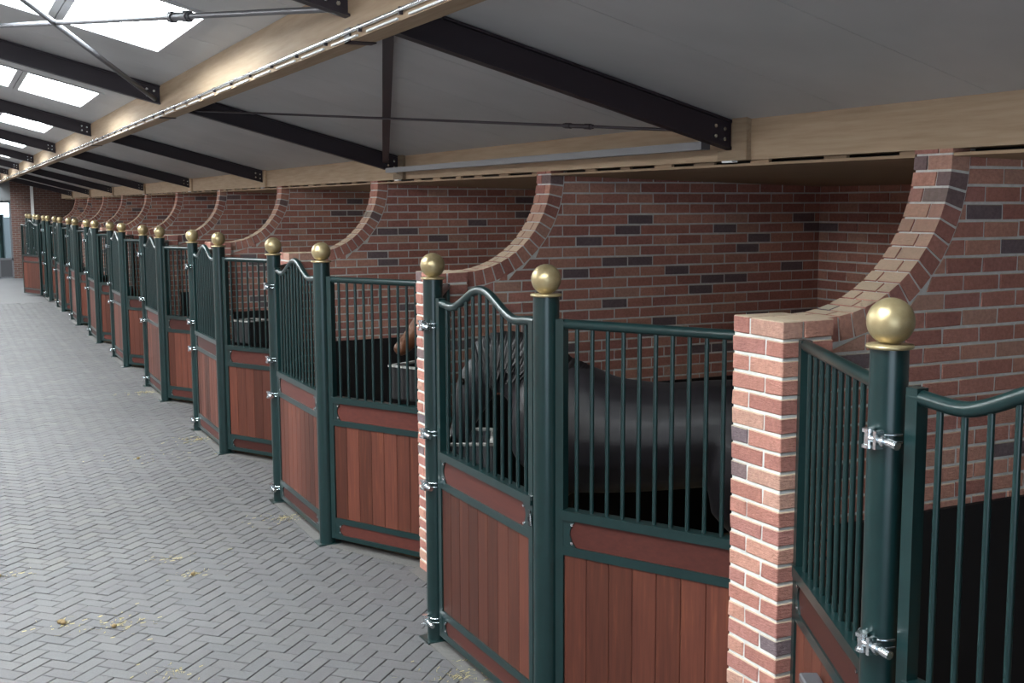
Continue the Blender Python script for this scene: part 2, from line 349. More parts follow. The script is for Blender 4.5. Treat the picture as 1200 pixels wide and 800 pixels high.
# ------------------------------------------------------------------ brick partitions with a swooped front end
def arc_x(z):
    """left limit of the coursed bricks at height z"""
    cx_, cz, ri, ro = ARC
    if z < cz-ro-.004: return PXE+.011
    d = (ro+.010)**2-(z-cz)**2
    if z > cz: return cx_+ro+.010
    return cx_+math.sqrt(max(d, 0))
def partition(n):
    base = yT(n)
    lab = f'red brick stall partition with swooped front end and pillar, {ORD[n]} from the camera'
    root = empty('brick_partition', lab, 'partition wall', (PX, base+WY, 0), 0, 'brick partitions between the stalls')
    ox, oy = PX, base+WY                       # children are placed relative to the root
    y0, y1 = 0.0, WTH
    cx_, cz, ri, ro = ARC
    # mortar core
    poly = [(PXE-ox, 0), (WX1-ox, 0), (WX1-ox, WZ+.04), (cx_+ri+.007-ox, WZ+.0), ]
    for k in range(0, 25):
        a = -k/24*math.pi/2; poly.append((cx_+(ri+.007)*math.cos(a)-ox, cz+(ri+.007)*math.sin(a)))
    poly[-1] = (PXE-ox, cz-ri-.007)
    mb = MB(); mb.prism(poly, 'y', y0+.006, y1-.006); p0 = PY-WY
    mb.box((.006, p0+.006, 0), (PXE-ox-.006, p0+PTH-.006, PZ-.006)); mb.build('mortar_core', M_MORTAR, root)
    # kick boards on both faces
    mb = MB(); mb.box((PXE+.02-ox, y0-.028, .015), (WX1-.03-ox, y0, 1.283)); mb.box((PXE+.02-ox, y1, .015), (WX1-.03-ox, y1+.028, 1.283)); mb.build('kick_board', M_BOARD, root)
    singly = n <= 4
    # coursed bricks above the boards
    cand = []
    for r_ in range(16, 37):
        z0 = r_*BC+.006; z1 = z0+BH; x = PXE+.011-(r_ % 2)*BP/2-(0 if r_ % 2 else 0)
        while x < WX1-.02:
            a0, a1 = arc_x(z0), arc_x(z1); x1 = min(x+BL, WX1-.004)
            lo0, lo1 = max(x, a0), max(x, a1)
            if x1-min(lo0, lo1) > .03:
                lo0, lo1 = min(lo0, x1-.004), min(lo1, x1-.004)
                cand.append((lo0, lo1, x1, z0, z1, lo0 == lo1 and abs(x1-x-BL) < 1e-6))
            x += BP
    def size(q):
        v = project(((q[0]+q[2])/2, oy, (q[3]+q[4])/2)); return 0 if not v or v[0] > 1230 else 1/v[2]
    order = sorted(range(len(cand)), key=lambda k: -size(cand[k])); single = set(order[:235]) if singly else set()
    rest = MB()
    for k, (lo0, lo1, x1, z0, z1, whole) in enumerate(cand):
        if k in single and whole:
            o = link('brick', pick(V_WALL), root, ((lo0+x1)/2-ox, WTH/2, (z0+z1)/2)); o.location.y += brng.uniform(-.0015, .0015)
            continue
        b = MB() if k in single else rest
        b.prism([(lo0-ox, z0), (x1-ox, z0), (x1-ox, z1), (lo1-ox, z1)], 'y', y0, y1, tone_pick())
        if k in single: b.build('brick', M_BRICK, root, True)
    # arch bricks on edge along the swoop
    NV = 15
    for k in range(NV+1):
        for part in (0, 1):
            s0, s1 = (.0, .076) if part == k % 2 else (.0, .131)
            if part == 0: ya, yb = (0, s1)
            else: ya, yb = ((.086 if k % 2 == 1 else .141) if False else None, None)
        cut = .078 if k % 2 else .139
        a0 = -math.pi/2+math.pi/2*(k+.08)/NV; a1 = -math.pi/2+math.pi/2*(k+.92)/NV
        for ya, yb in ((-.001, cut-.005), (cut+.005, WTH+.001)):
            b = MB() if singly else rest
            if k == NV: q = [(cx_+ri, cz+.004), (cx_+ro, cz+.004), (cx_+ro, WZ), (cx_+ri, WZ)]
            else: q = [(cx_+r_*math.cos(a), cz+r_*math.sin(a)) for r_, a in ((ri, a0), (ro, a0), (ro, a1), (ri, a1))]
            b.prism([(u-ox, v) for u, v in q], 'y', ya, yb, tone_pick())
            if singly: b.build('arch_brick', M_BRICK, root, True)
    # front pillar
    ph = PTH; far_, wx = p0+ph, PXE-ox
    for r_ in range(28):
        z0 = r_*BC+.006; z1 = z0+BH
        if r_ == 27: z1 = PZ
        if r_ % 2: bx = [((0, p0), (.1, p0+.21)), ((0, p0+.221), (wx, far_)), ((.111, p0), (wx, p0+.21))]
        else: bx = [((0, p0+.117), (.1, far_)), ((0, p0), (wx, p0+.106)), ((.111, p0+.117), (wx, far_))]
        for (xa, ya), (xb, yb) in bx:
            b = MB() if n <= 2 else rest
            j = brng.uniform(-.002, .002)
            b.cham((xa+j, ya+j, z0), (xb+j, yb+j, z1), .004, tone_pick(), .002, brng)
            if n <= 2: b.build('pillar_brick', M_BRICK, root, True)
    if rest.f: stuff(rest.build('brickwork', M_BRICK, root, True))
for n in range(NB): partition(n)
# ------------------------------------------------------------------ timber beams, rafters and roof
RY = [5.24+5.2*k for k in range(-1, 8)]
def top_prism(mb, x0, x1, zb0, y0, y1, off=0):
    mb.prism([(x0, zb0), (x1, zb0), (x1, roof_z(x1)-off), (x0, roof_z(x0)-off)], 'y', y0, y1)
b = empty('wall_beam', 'pale timber beam running above the brick partitions along the stalls', 'beam', (1.42, 20, 2.87))
mb = MB(); mb.prism([(-.075, 0), (.075, 0), (.075, roof_z(1.495)-2.87), (-.075, roof_z(1.345)-2.87)], 'y', Y_NEAR-20, Y_FAR-20); mb.build('timber', M_GLULAM, b)
bm_ = MB()
for y in RY:
    o = MB(); o.box((-.105, y-20-.14, .0), (-.0755, y-20-.01, .235)); o.box((-.105, y-20-.01, .0), (-.0755, y-20+.12, .055)); o.build('joint_block', M_GLULAM, b)
    o = MB(); o.box((-.112, y-20-.03, -.012), (-.08, y-20+.07, -.002)); o.build('metal_plate', M_WHITE, b)
b = structure(empty('trim_1', '', '', (1.5, 20, 2.85))); del b['label'], b['category']
mb = MB(); mb.box((-.02, Y_NEAR-20, .026), (.02, Y_FAR-20, .25)); mb.build('backing', M_BOARD, b)
mb = MB(); mb.prism([(.02, .022), (WX1-1.5, -.055), (WX1-1.5, .2), (.02, .25)], 'y', Y_NEAR-20, Y_FAR-20); mb.build('eaves_cover', M_BOARD, b)
for n in range(-1, NB):
    ya = yT(n)+WY+WTH+.003; yb = yT(n+1)+WY-.003; yb = min(yb, Y_FAR)
    mb = MB(); mb.prism([(-.148, -.012), (WX1-1.5, -.085), (WX1-1.5, -.06), (-.148, .002)], 'y', ya-20, yb-20); mb.build('board', M_SOFFIT, b)
    mb = MB(); mb.box((-.02, ya-20, -.006), (.0, yb-20, .03)); mb.build('backing', M_BOARD, b)
    y = ya
    while y < yb-.12:
        o = MB(); o.box((-.13, y-20, .0), (-.11, y-20+R.uniform(.10, .2), .021)); o.build('spacer', M_SOFFIT, b); y += R.uniform(.42, .6)
b = empty('mid_beam', 'pale glued timber beam under the roof above the aisle edge', 'beam', (-.78, 20, 3.39))
mb = MB(); mb.prism([(-.06, 0), (.06, 0), (.06, roof_z(-.72)-3.39), (-.06, roof_z(-.84)-3.39)], 'y', Y_NEAR-20, Y_FAR-20); mb.build('timber', M_GLULAM, b)
for y in RY:
    o = MB(); o.box((-.066, y-20+.0, -.006), (.066, y-20+.08, -.0005)); o.box((-.066, y-20, -.006), (-.0605, y-20+.08, .06)); o.build('strap', M_STEEL, b)
b = empty('conduit', 'thin shiny conduit clipped along the lower edge of the aisle timber beam', 'pipe', (-.85, 20, 3.43))
mb = MB(); mb.tube([(0, Y_NEAR-20, 0), (0, Y_FAR-20, 0)], .010, 8); mb.build('pipe', M_CHROME, b)
y = 3.0
while y < 30:
    o = MB(); o.box((-.008, y-20, -.02), (.0095, y-20+.012, .012)); o.build('clip', M_STEEL, b)
    o = MB(); o.box((-.002, y-20+.05, -.034), (.0095, y-20+.43, -.026)); o.build('white_strip', M_WHITE, b); y += .52
# rafters: I-beams across the slope
def ibeam(mb, x0, x1, y, h=.16, wd=.075, drop=.004):
    for (a, c2) in ((drop, drop+.012), (h-.012, h)):
        mb.prism([(x0, roof_z(x0)-c2), (x1, roof_z(x1)-c2), (x1, roof_z(x1)-a), (x0, roof_z(x0)-a)], 'y', y, y+wd)
    mb.prism([(x0, roof_z(x0)-h), (x1, roof_z(x1)-h), (x1, roof_z(x1)-drop), (x0, roof_z(x0)-drop)], 'y', y+wd/2-.005, y+wd/2+.005)
for k, y in enumerate(RY[1:]):
    for side, (x0, x1) in (('right', (-.72, 1.34)), ('left', (RIDGE, -.84))):
        mb = MB(); ibeam(mb, x0, x1, 0)
        where = 'between aisle beam and stall wall' if side == 'right' else 'on the skylight side of the aisle beam'
        r = mb.build('steel_rafter', M_STEEL); r.location = (0, y, 0)
        tag(r, f'dark steel rafter {where}, {ORD[k]} from the camera', 'rafter', f'steel rafters {where}')
        xe = x1-.05
        for dx, dz in ((0, -.06), (0, -.115), (-.06, -.06), (-.06, -.115)):
            o = MB(); o.tube([(xe+dx, .034, roof_z(xe+dx)+dz), (xe+dx, .018, roof_z(xe+dx)+dz)], .011, 6); o.build('bolt_head', M_CHROME, r)
# wind bracing in the first bay on either side of the aisle beam
def brace(name, label, p, q, r, flat=False, m=M_STEEL, grip=False):
    p, q = Vector(p), Vector(q); e = empty(name, label, 'brace', p)
    mb = MB()
    if flat:
        d = (q-p).normalized(); s_ = d.cross(Vector((ROOF_S, 0, 1))).normalized(); nn = s_.cross(d)
        vs = [pt+s_*a*r+nn*c2*.004 for pt in (Vector((0, 0, 0)), q-p) for a, c2 in ((-1, -1), (1, -1), (1, 1), (-1, 1))]
        mb.add(vs, [(0, 1, 2, 3), (7, 6, 5, 4), (0, 4, 5, 1), (1, 5, 6, 2), (2, 6, 7, 3), (3, 7, 4, 0)])
    else: mb.tube([(0, 0, 0), q-p], r, 10)
    mb.build('rod', m, e)
    if grip:
        d = (q-p).normalized(); L_ = (q-p).length; mb = MB()
        mb.tube([d*(L_*grip-.12), d*(L_*grip+.12)], r*1.5, 8); mb.tube([d*(L_*grip-.10), d*(L_*grip-.06)], r*2.1, 6); mb.tube([d*(L_*grip+.06), d*(L_*grip+.10)], r*2.1, 6); mb.build('turnbuckle', m, e)
    return e
ya, yb = RY[1]+.04, RY[2]+.03
def rp(x, y, o=.13): return (x, y, roof_z(x)-o)
brace('roof_brace', 'flat dark brace strap running down the ceiling to the second rafter', rp(-.62, ya+.05, .06), rp(1.20, yb-.02, .10), .03, True)
brace('roof_brace', 'thin dark tie rod crossing the ceiling between the first two rafters', rp(1.05, ya+.08), rp(-.55, yb-.02), .009, grip=.14)
brace('roof_brace', 'shiny tube brace running below the nearest skylight to the beam', rp(-.90, 5.36, .13), (-3.30, 12.2-.02, roof_z(-3.30)-.13) if False else rp(-2.95, 11.2, .13), .016, m=M_GREY, grip=.22)
brace('roof_brace', 'angled dark strap brace crossing below the nearest skylight', rp(-3.15, 5.05, .13), rp(-.89, yb-.03, .13), .02, m=M_GREY)
mb = MB(); mb.box((-.03, 0, -.045), (.03, yb-ya-.1, .0)); o = mb.build('roof_strut', M_GREY); o.location = (1.22, ya+.06, 2.975); tag(o, 'grey steel strut along the wall beam between the first two rafters', 'strut')
# roof panels with skylight openings
ceiling = structure(empty('ceiling', '', ''))
del ceiling['label'], ceiling['category']
SKY = [(-1.136, -1.77), (-1.87, -2.50), (-2.60, -3.23)]
PW = 5.2/6; TH = .11
def roof_zz(x): return roof_z(x) if x >= RIDGE else roof_z(RIDGE)-ROOF_S*(RIDGE-x)
k = -12
y = 5.24-12*PW
k = -12
while y < Y_FAR:
    sk = (k % 6) in (2, 3)
    for side in (0, 1):
        mb = MB()
        mir = (lambda x: x) if side == 0 else (lambda x: 2*RIDGE-x)
        segs = [(1.5, -1.136), (-1.77, -1.87), (-2.50, -2.60), (-3.23, RIDGE)] if sk else [(1.5, RIDGE)]
        for x1, x0 in segs:
            if side: x1 = max(x1, RIDGE) if x1 < 0 else 0.0
            xa, xb = mir(x0), mir(x1)
            if xa > xb: xa, xb = xb, xa
            mb.prism([(xa, roof_zz(xa)), (xb, roof_zz(xb)), (xb, roof_zz(xb)+TH), (xa, roof_zz(xa)+TH)], 'y', y+.002, min(y+PW-.002, Y_FAR))
        mb.build('roof_panel', M_ROOF, ceiling)
    y += PW; k += 1
# seal over the seams
mb = MB()
for x1, x0 in [(1.5, -1.0), (-3.33, RIDGE)]:
    mb.prism([(x0, roof_z(x0)+TH+.002), (x1, roof_z(x1)+TH+.002), (x1, roof_z(x1)+TH+.02), (x0, roof_z(x0)+TH+.02)], 'y', Y_NEAR, Y_FAR)
x0, x1 = 2*RIDGE-0.0, RIDGE
mb.prism([(x1-.5, roof_zz(x1-.5)+TH+.002), (x1, roof_zz(x1)+TH+.002), (x1, roof_zz(x1)+TH+.02), (x1-.5, roof_zz(x1-.5)+TH+.02)], 'y', Y_NEAR, Y_FAR)
mb.prism([(x0, roof_zz(x0)+TH+.002), (-6.4, roof_zz(-6.4)+TH+.002), (-6.4, roof_zz(-6.4)+TH+.02), (x0, roof_zz(x0)+TH+.02)], 'y', Y_NEAR, Y_FAR)
mb.build('roof_sheet', M_ROOF, ceiling)
# skylights; those past the ridge are unseen, added for light
for k in range(-1, 8):
    ys = 5.24+5.2*k+2*PW
    if ys < 0 and k < -1: continue
    for q, (x1, x0) in enumerate(SKY):
        for side in (0, 1):
            if side and q == 3: continue
            X0, X1 = (x0, x1) if side == 0 else (2*RIDGE-x1, 2*RIDGE-x0)
            nm = 'window_%d' % (1+(k+1)*6+q*2+side)
            root = structure(empty(nm, '', '', (0, ys, 0))); del root['label'], root['category']
            def pr_(x, o): return (x, roof_zz(x)+o)
            mb = MB(); mb.prism([pr_(X0, TH), pr_(X1, TH), pr_(X1, TH+.01), pr_(X0, TH+.01)], 'y', 0, 2*PW); mb.build('pane', M_FAR_FILL if side else M_PANE, root)
            mb = MB()      # trim frame under the ceiling and lining of the opening
            for a, c2 in ((X0-.045, X0), (X1, X1+.045)): mb.prism([pr_(a, -.012), pr_(c2, -.012), pr_(c2, TH-.001), pr_(a, TH-.001)] if False else [pr_(a, -.012), pr_(c2, -.012), pr_(c2, 0), pr_(a, 0)], 'y', -.045, 2*PW+.045)
            for a, c2 in ((-.045, 0), (2*PW, 2*PW+.045)): mb.prism([pr_(X0, -.012), pr_(X1, -.012), pr_(X1, 0), pr_(X0, 0)], 'y', a, c2)
            mb.build('frame', M_ROOF, root)
# end wall with glazed door
M_LINTEL = mat('grey_cladding', (.14, .145, .15), .7)
M_ENDBRICK_DIM = M_FARBRICK.copy(); M_ENDBRICK_DIM.name = 'brick_end_wall_dim'  # darker brick copy; the end wall's dimness is put into its colour
for nd in M_ENDBRICK_DIM.node_tree.nodes:
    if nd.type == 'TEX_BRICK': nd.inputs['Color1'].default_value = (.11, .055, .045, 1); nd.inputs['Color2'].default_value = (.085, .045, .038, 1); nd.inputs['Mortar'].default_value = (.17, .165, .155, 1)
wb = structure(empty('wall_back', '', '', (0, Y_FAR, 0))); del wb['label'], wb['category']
mb = MB(); mb.box((-2.9, 0, 2.8), (-.38, .3, 4.6)); mb.build('lintel_panel', M_LINTEL, wb)
mb = MB(); mb.box((-.38, 0, 0), (4.0, .3, 4.6)); mb.box((-7.6, 0, 0), (-2.9, .3, 4.6)); mb.build('brickwork', M_ENDBRICK_DIM, wb)
dr = structure(empty('door_1', '', '', (0, Y_FAR, 0))); del dr['label'], dr['category']
mb = MB()
xs = [-2.9, -2.42, -1.9, -1.38, -.88, -.44]
mb.box((-2.9, .08, .66), (-.3, .14, .74)); mb.box((-2.9, .08, 2.72), (-.3, .14, 2.8)); mb.box((-2.9, .08, 0), (-.3, .14, .06))
for x in xs: mb.box((x, .08, 0), (x+.06, .14, 2.8))
mb.build('frame', M_GREY, dr)
for x in xs[:-1]:
    mb = MB(); mb.box((x+.06, .10, .74), (x+.46, .106, 2.72)); mb.build('pane', M_GLASS, dr)
    mb = MB(); mb.box((x+.06, .095, .06), (x+.46, .125, .66)); mb.build('panel', M_DARKDOOR, dr)
mb = MB(); mb.box((-12, 0, -.12), (12, 40, -.02)); o = mb.build('ground', M_GRASS); o.location = (0, Y_FAR+.3, 0); structure(o)
mb = MB(); mb.box((-9, 0, -.1), (9, .3, 2.15)); o = mb.build('yard_wall', M_LINTEL); o.location = (0, Y_FAR+7, 0); structure(o)
mb = MB(); mb.tube([(0, 0, -.1), (0, 0, 2.3)], .12, 12); o = mb.build('yard_post', M_GREEN); o.location = (-.68, Y_FAR+1.6, 0); tag(o, 'dark green post standing outside the glazed far door', 'post')
# white frame strip on the end wall
mb = MB(); mb.box((-.05, -.03, .0), (.05, 0, 3.5)); o = mb.build('end_wall_strip', M_WHITE); o.location = (.34, Y_FAR-.001, 0); tag(o, 'white vertical strip on the brick end wall above the last stalls', 'pipe')

# ------------------------------------------------------------------ posts
def shared(fn): 
    mb = MB(); fn(mb); return mb
H_POST = 2.2
def post_meshes(r):
    a = MB(); a.lathe([(r, 0), (r, H_POST)], 28); a.add([(r*math.cos(2*math.pi*k/28), r*math.sin(2*math.pi*k/28), H_POST) for k in range(28)], [tuple(range(28))])
    c_ = MB(); c_.lathe([(0.001, H_POST), (r+.012, H_POST), (r+.014, H_POST+.006), (r+.012, H_POST+.012), (.001, H_POST+.014)], 28)
    s_ = MB(); s_.lathe([(.0725*math.sin(math.pi*k/16)+.0001, H_POST+.082-.0725*math.cos(math.pi*k/16)) for k in range(17)], 28)
    p_ = MB(); p_.box((-r-.03, -r-.02, 0), (r+.03, r+.02, .008))
    return [('tube', a.mesh('post_tube', M_GREEN)), ('collar', c_.mesh('post_collar', M_GOLD)), ('ball', s_.mesh('post_ball', M_GOLD)), ('base_plate', p_.mesh('post_base', M_GREEN))]
PM = post_meshes(.0585); KM = post_meshes(.0635)
def hinge_mesh():
    b = MB(); r = .060
    b.tube([(-r-.018, -.005, -.026), (-r-.018, -.005, .026)], .014, 10); b.tube([(-r-.018, -.005, .018), (-r-.018, -.005, .03)], .021, 6); b.tube([(-r-.018, -.005, -.03), (-r-.018, -.005, -.02)], .021, 6)
    b.tube([(-r-.018, -.005, 0), (-r-.018, -.09, 0)], .011, 10); b.box((-r-.034, -.052, -.028), (-r-.002, -.040, .028)); b.tube([(-r-.018, -.066, 0), (-r-.018, -.078, 0)], .02, 6)
    b.tube([(-r-.018, -.09, 0), (-r-.018, -.125, -.004)], .014, 10)
    ring = [((r+.004)*math.cos(a), (r+.004)*math.sin(a), 0) for a in [math.pi*(.5+i/12) for i in range(13)]]
    for dz in (-.012, .012): b.tube([(x, y, dz) for x, y, z in ring], .004, 5)
    return b.mesh('hinge', M_CHROME)
HM = hinge_mesh()
for n in range(0, 12):
    t_ = empty('hinge_post', f'green tubular hinge post topped by a gold ball, {ORD[n]} hinge post from the camera', 'post', (0, yT(n), 0), 0, 'hinge posts of the stall doors')
    for nm, me in PM: link(nm, me, t_)
    for z in (1.93, 1.285, .972, .133): link('hinge', HM, t_, (0, 0, z))
    t_ = empty('latch_post', f'green tubular latch post topped by a gold ball, {ORD[n]} latch post from the camera', 'post', (0, yK(n), 0), 0, 'latch posts of the stall doors')
    for nm, me in KM: link(nm, me, t_)
# ------------------------------------------------------------------ stall doors and panels
def gusset_mesh(w_, h_, flip):
    """plate with a concave inner edge, as screwed over the end of each short board"""
    pts = [(0, 0), (w_, 0)]
    for i in range(9):
        a = i/8; pts.append((w_*(1-.45*math.sin(math.pi*a)), h_*a))
    pts += [(0, h_)]
    q = []
    for p in pts:
        if not q or (abs(p[0]-q[-1][0])+abs(p[1]-q[-1][1])) > 1e-6: q.append(p)
    if flip: q = [(-x, z) for x, z in q][::-1]
    b = MB(); b.prism(q, 'y', -.021, .021); return b.mesh('corner_plate', M_GREEN)
BOLT = MB(); BOLT.tube([(0, -.021, 0), (0, -.028, 0)], .007, 8); BOLT = BOLT.mesh('bolt', M_CHROME)
BAR = MB(); BAR.tube([(0, 0, 0), (0, 0, 1)], .0105, 10); BAR = BAR.mesh('bar', M_GREEN)
cache = {}
def gus(h, flip):
    k = (round(h, 3), flip)
    if k not in cache: cache[k] = gusset_mesh(.075, h, flip)
    return cache[k]
def add_gusset(root, x, z, h, flip):
    g_ = link('corner_plate', gus(h, flip), root, (x, 0, z)); s_ = -1 if flip else 1
    for dz in (.022, h-.022):
        o = link('bolt', BOLT, g_, (s_*.056, 0, dz))
def front_parts(root, x0, x1, rail, nbars, nplank, hump=False, right_stile=True):
    """frame, rails, bars and boards of a door or a fixed panel between local x0 and x1"""
    t2 = .0225; q = 0 if hump else -.022; xr = x1-.045 if right_stile else x1
    mb = MB(); ztop = 2.07 if hump else 2.075
    mb.box((x0, -t2, .055), (x0+.045, t2, ztop+(.025 if hump else .02))); 
    if right_stile: mb.box((x1-.045, -t2, .055), (x1, t2, ztop+(.0 if hump else .02)))
    for z0, z1, d in ((.055, .09, t2), (.18, .222, t2), (.972+q, 1.016+q, t2)): mb.box((x0+.045, -d, z0), (xr, d, z1))
    mb.box((x0+.03, -.034, 1.15+q), (x1-.004, .034, 1.195+q))
    mb.build('frame', M_GREEN, root)
    mb = MB(); mb.tube(rail, .0235, 14); mb.build('top_rail', M_GREEN, root)
    for i in range(nbars):
        x = x0+.045+(x1-x0-.09)*(i+.75)/(nbars+.5); z = 2.05
        for (a, _, za), (b_, _, zb) in zip(rail, rail[1:]):
            if a <= x <= b_: z = za+(zb-za)*(x-a)/(b_-a)
        o = link('bar', BAR, root, (x, 0, 1.19+q)); o.scale = (1, 1, z-1.195-q)
    wd = (x1-x0-.09)/nplank
    for i in range(nplank):
        mb = MB(); xa = x0+.045+i*wd; mb.cham((xa+.0008, -.014, .22), (xa+wd-.0008, .014, .975+q), .0035); mb.build('plank', M_PLANK, root)
    for z0, z1 in ((1.016+q, 1.15+q), (.09, .18)):
        mb = MB(); mb.box((x0+.04, -.014, z0-.004), (xr-.0, .014, z1+.004)); mb.build('cross_board', M_RAILWOOD, root)
        add_gusset(root, x0+.04, z0, z1-z0, False)
        if right_stile: add_gusset(root, x1-.04, z0, z1-z0, True)
def door(label, loc, rz):
    root = empty('stall_door', label, 'door', loc, rz, 'hump topped stall doors')
    rail = []
    x0, x1 = .095, 1.335
    for i in range(41):
        x = x0+(x1-x0)*i/40; u = (x-.69)/.40
        z = 2.068-.012*math.exp(-((abs(u)-1.05)/.25)**2)+(.112*(.5+.5*math.cos(math.pi*u)) if abs(u) < 1 else 0)
        rail.append((x, 0, z))
    front_parts(root, x0, x1, rail, 12, 9, True)
    mb = MB(); mb.box((x1-.043, -.027, 1.04), (x1-.018, -.022, 1.12)); mb.box((x1-.036, -.034, 1.065), (x1-.024, -.027, 1.09)); mb.build('latch', M_BLACK, root)
    mb = MB(); mb.tube([(x1-.004, -.028, 1.05), (x1-.004, -.032, 1.11)], .006, 8); mb.box((x1-.01, -.03, 1.175), (x1+.004, -.02, 1.2)); mb.build('latch_bolt', M_CHROME, root)
    return root
d0 = door('dark green stall door with humped top rail, nearest, at right edge of photo', (0, yT(0), 0), -math.pi/2)
for n in range(1, 12):
    c_ = tree(d0); c_.location = (0, yT(n), 0)
    c_['label'] = f'dark green barred stall door with wooden planks, closed, {ORD[n]} from the camera'
    if n == 9:
        c_.location = (-.11, yT(9)+.0, 0); c_.rotation_euler = (0, 0, math.atan2(1.33, -.45)); c_['label'] = 'stall door standing open into the aisle at the far end of the row'
def panel(name, label, a, b, nbars, nplank, group):
    a, b = Vector(a), Vector(b); d = b-a
    root = empty(name, label, 'panel', (a.x, a.y, 0), math.atan2(d.y, d.x), group); L_ = d.length
    return root, L_
lp = None
PA = (.50, PY-.02); PB = (.50, PY+PTH+.016)
for n in range(0, 11):
    a = (0, yK(n+1)); b = (PB[0], yT(n)+PB[1])
    lab = f'red-planked barred panel between latch post and brick pillar, {ORD[n]} such panel from the camera'
    root, L_ = panel('side_panel', lab, a, b, 0, 0, 'fixed side panels beside the latch posts')
    if lp is None:
        x0, x1 = .067, L_; front_parts(root, x0, x1, [(x0+.045, 0, 2.073), (x1, 0, 2.073)], 10, 7, right_stile=False); lp = root
    else:
        for ch in list(lp.children): tree(ch, root)
sp = None
for n in range(0, 11):
    a = (PA[0], yT(n)+PA[1]); b = (0, yT(n))
    lab = f'narrow barred panel linking brick pillar to hinge post, {ORD[n]} from the camera'
    root, L_ = panel('return_panel', lab, a, b, 0, 0, 'panels between pillars and hinge posts')
    if sp is None:
        x0, x1 = 0.0, L_-.058; front_parts(root, x0, x1, [(x0, 0, 2.075), (x1, 0, 2.075)], 10, 7); sp = root; spL = L_
    else:
        for ch in list(sp.children): tree(ch, root)
# feeding hatch box on the nearest return panel
a = Vector((PA[0], yT(0)+PA[1], 0)); b = Vector((0, yT(0), 0)); d = (b-a).normalized()
root = empty('feed_box', 'small black plastic box with shiny front under the rail of the nearest narrow panel', 'box', a+d*.60+Vector((0, 0, .66)), math.atan2(d.y, d.x))
mb = MB(); mb.cham((-.14, -.085, 0), (.14, -.024, .20), .012); mb.build('body', M_BLACK, root)
mb = MB(); mb.cham((-.15, -.095, .20), (.15, -.024, .235), .006); mb.build('lid', M_GREY, root)
mb = MB(); mb.tube([(-.06, -.086, .10), (-.06, -.105, .10), (.06, -.105, .10), (.06, -.086, .10)], .007, 8); mb.build('handle', M_CHROME, root)
# troughs inside the stalls
def trough(label, loc, rz, w_, dp, h_, m):
    root = empty('feed_trough', label, 'trough', loc, rz)
    mb = MB(); t_ = .012
    mb.prism([(-w_/2, 0), (w_/2, 0), (w_/2, dp), (-w_/2, dp)], 'z', 0, .012)
    for a, b_ in (((-w_/2, 0, 0), (w_/2, t_, h_)), ((-w_/2, dp-t_, 0), (w_/2, dp, h_)), ((-w_/2, 0, 0), (-w_/2+t_, dp, h_)), ((w_/2-t_, 0, 0), (w_/2, dp, h_))): mb.box(a, b_)
    mb.build('bin', m, root)
    mb = MB()
    for a, b_ in (((-w_/2-.012, -.006, h_), (w_/2+.012, .022, h_+.014)), ((-w_/2-.012, dp-.022, h_), (w_/2+.012, dp+.012, h_+.014)), ((-w_/2-.012, 0, h_), (-w_/2+.022, dp, h_+.014)), ((w_/2-.022, 0, h_), (w_/2+.012, dp, h_+.014))): mb.box(a, b_)
    mb.build('rim', M_KERB, root)
    return root
def on_panel(n, s, z):
    a = Vector((0, yK(n+1), 0)); b = Vector((PB[0], yT(n)+PB[1], 0)); d = (b-a).normalized()
    return a+d*s+Vector((-d.y, d.x, 0))*.036+Vector((0, 0, z)), math.atan2(d.y, d.x)
p, rz = on_panel(1, .80, 1.2); trough('black feed trough hung inside the second stall beside its brick pillar', p, rz, .32, .30, .24, M_BLACK)
p, rz = on_panel(2, .26, 1.2); trough('dark feed trough hung inside the third stall near its latch post', p, rz, .26, .28, .22, M_BLACK)
a = Vector((PA[0], yT(1)+PA[1], 0)); b = Vector((0, yT(1), 0)); d = (b-a).normalized(); nrm = Vector((-d.y, d.x, 0))
trough('low feed trough in the corner under the black horse', a+d*.62+nrm*.04+Vector((0, 0, .93)), math.atan2(d.y, d.x), .5, .3, .22, M_GREY)
# ------------------------------------------------------------------ horses
def interp(keys, n):
    """catmull-rom through keys of (pos, rx, ry) rows"""
    out = []; K_ = [keys[0]]+list(keys)+[keys[-1]]
    for i in range(1, len(K_)-2):
        for j in range(n):
            t_ = j/n; r_ = []
            for a, b_, c2, d_ in zip(K_[i-1], K_[i], K_[i+1], K_[i+2]): r_.append(.5*((2*b_)+(-a+c2)*t_+(2*a-5*b_+4*c2-d_)*t_*t_+(-a+3*b_-3*c2+d_)*t_**3))
            out.append(r_)
    out.append(list(keys[-1])); return out
def loft(mb, keys, n=4, seg=16, lateral=0):
    """keys: x, y, z, half height, half width ; rings are perpendicular to the path"""
    P = interp(keys, n); vs = []; fs = []
    for i, (x, y, z, h, w_) in enumerate(P):
        a, b_ = P[max(i-1, 0)], P[min(i+1, len(P)-1)]; d = Vector((b_[0]-a[0], b_[1]-a[1], b_[2]-a[2])).normalized()
        s_ = Vector((0, 1, 0)); s_ = (s_-d*s_.dot(d)).normalized(); u = d.cross(s_)
        for k in range(seg):
            th = 2*math.pi*k/seg; vs.append(Vector((x, y, z))+s_*(w_*math.cos(th))+u*(h*math.sin(th)))
    for i in range(len(P)-1):
        for k in range(seg): fs.append((i*seg+k, i*seg+(k+1) % seg, (i+1)*seg+(k+1) % seg, (i+1)*seg+k))
    n0 = len(P)-1
    mb.add(vs, fs+[tuple(range(seg-1, -1, -1)), tuple(n0*seg+k for k in range(seg))], None, True)
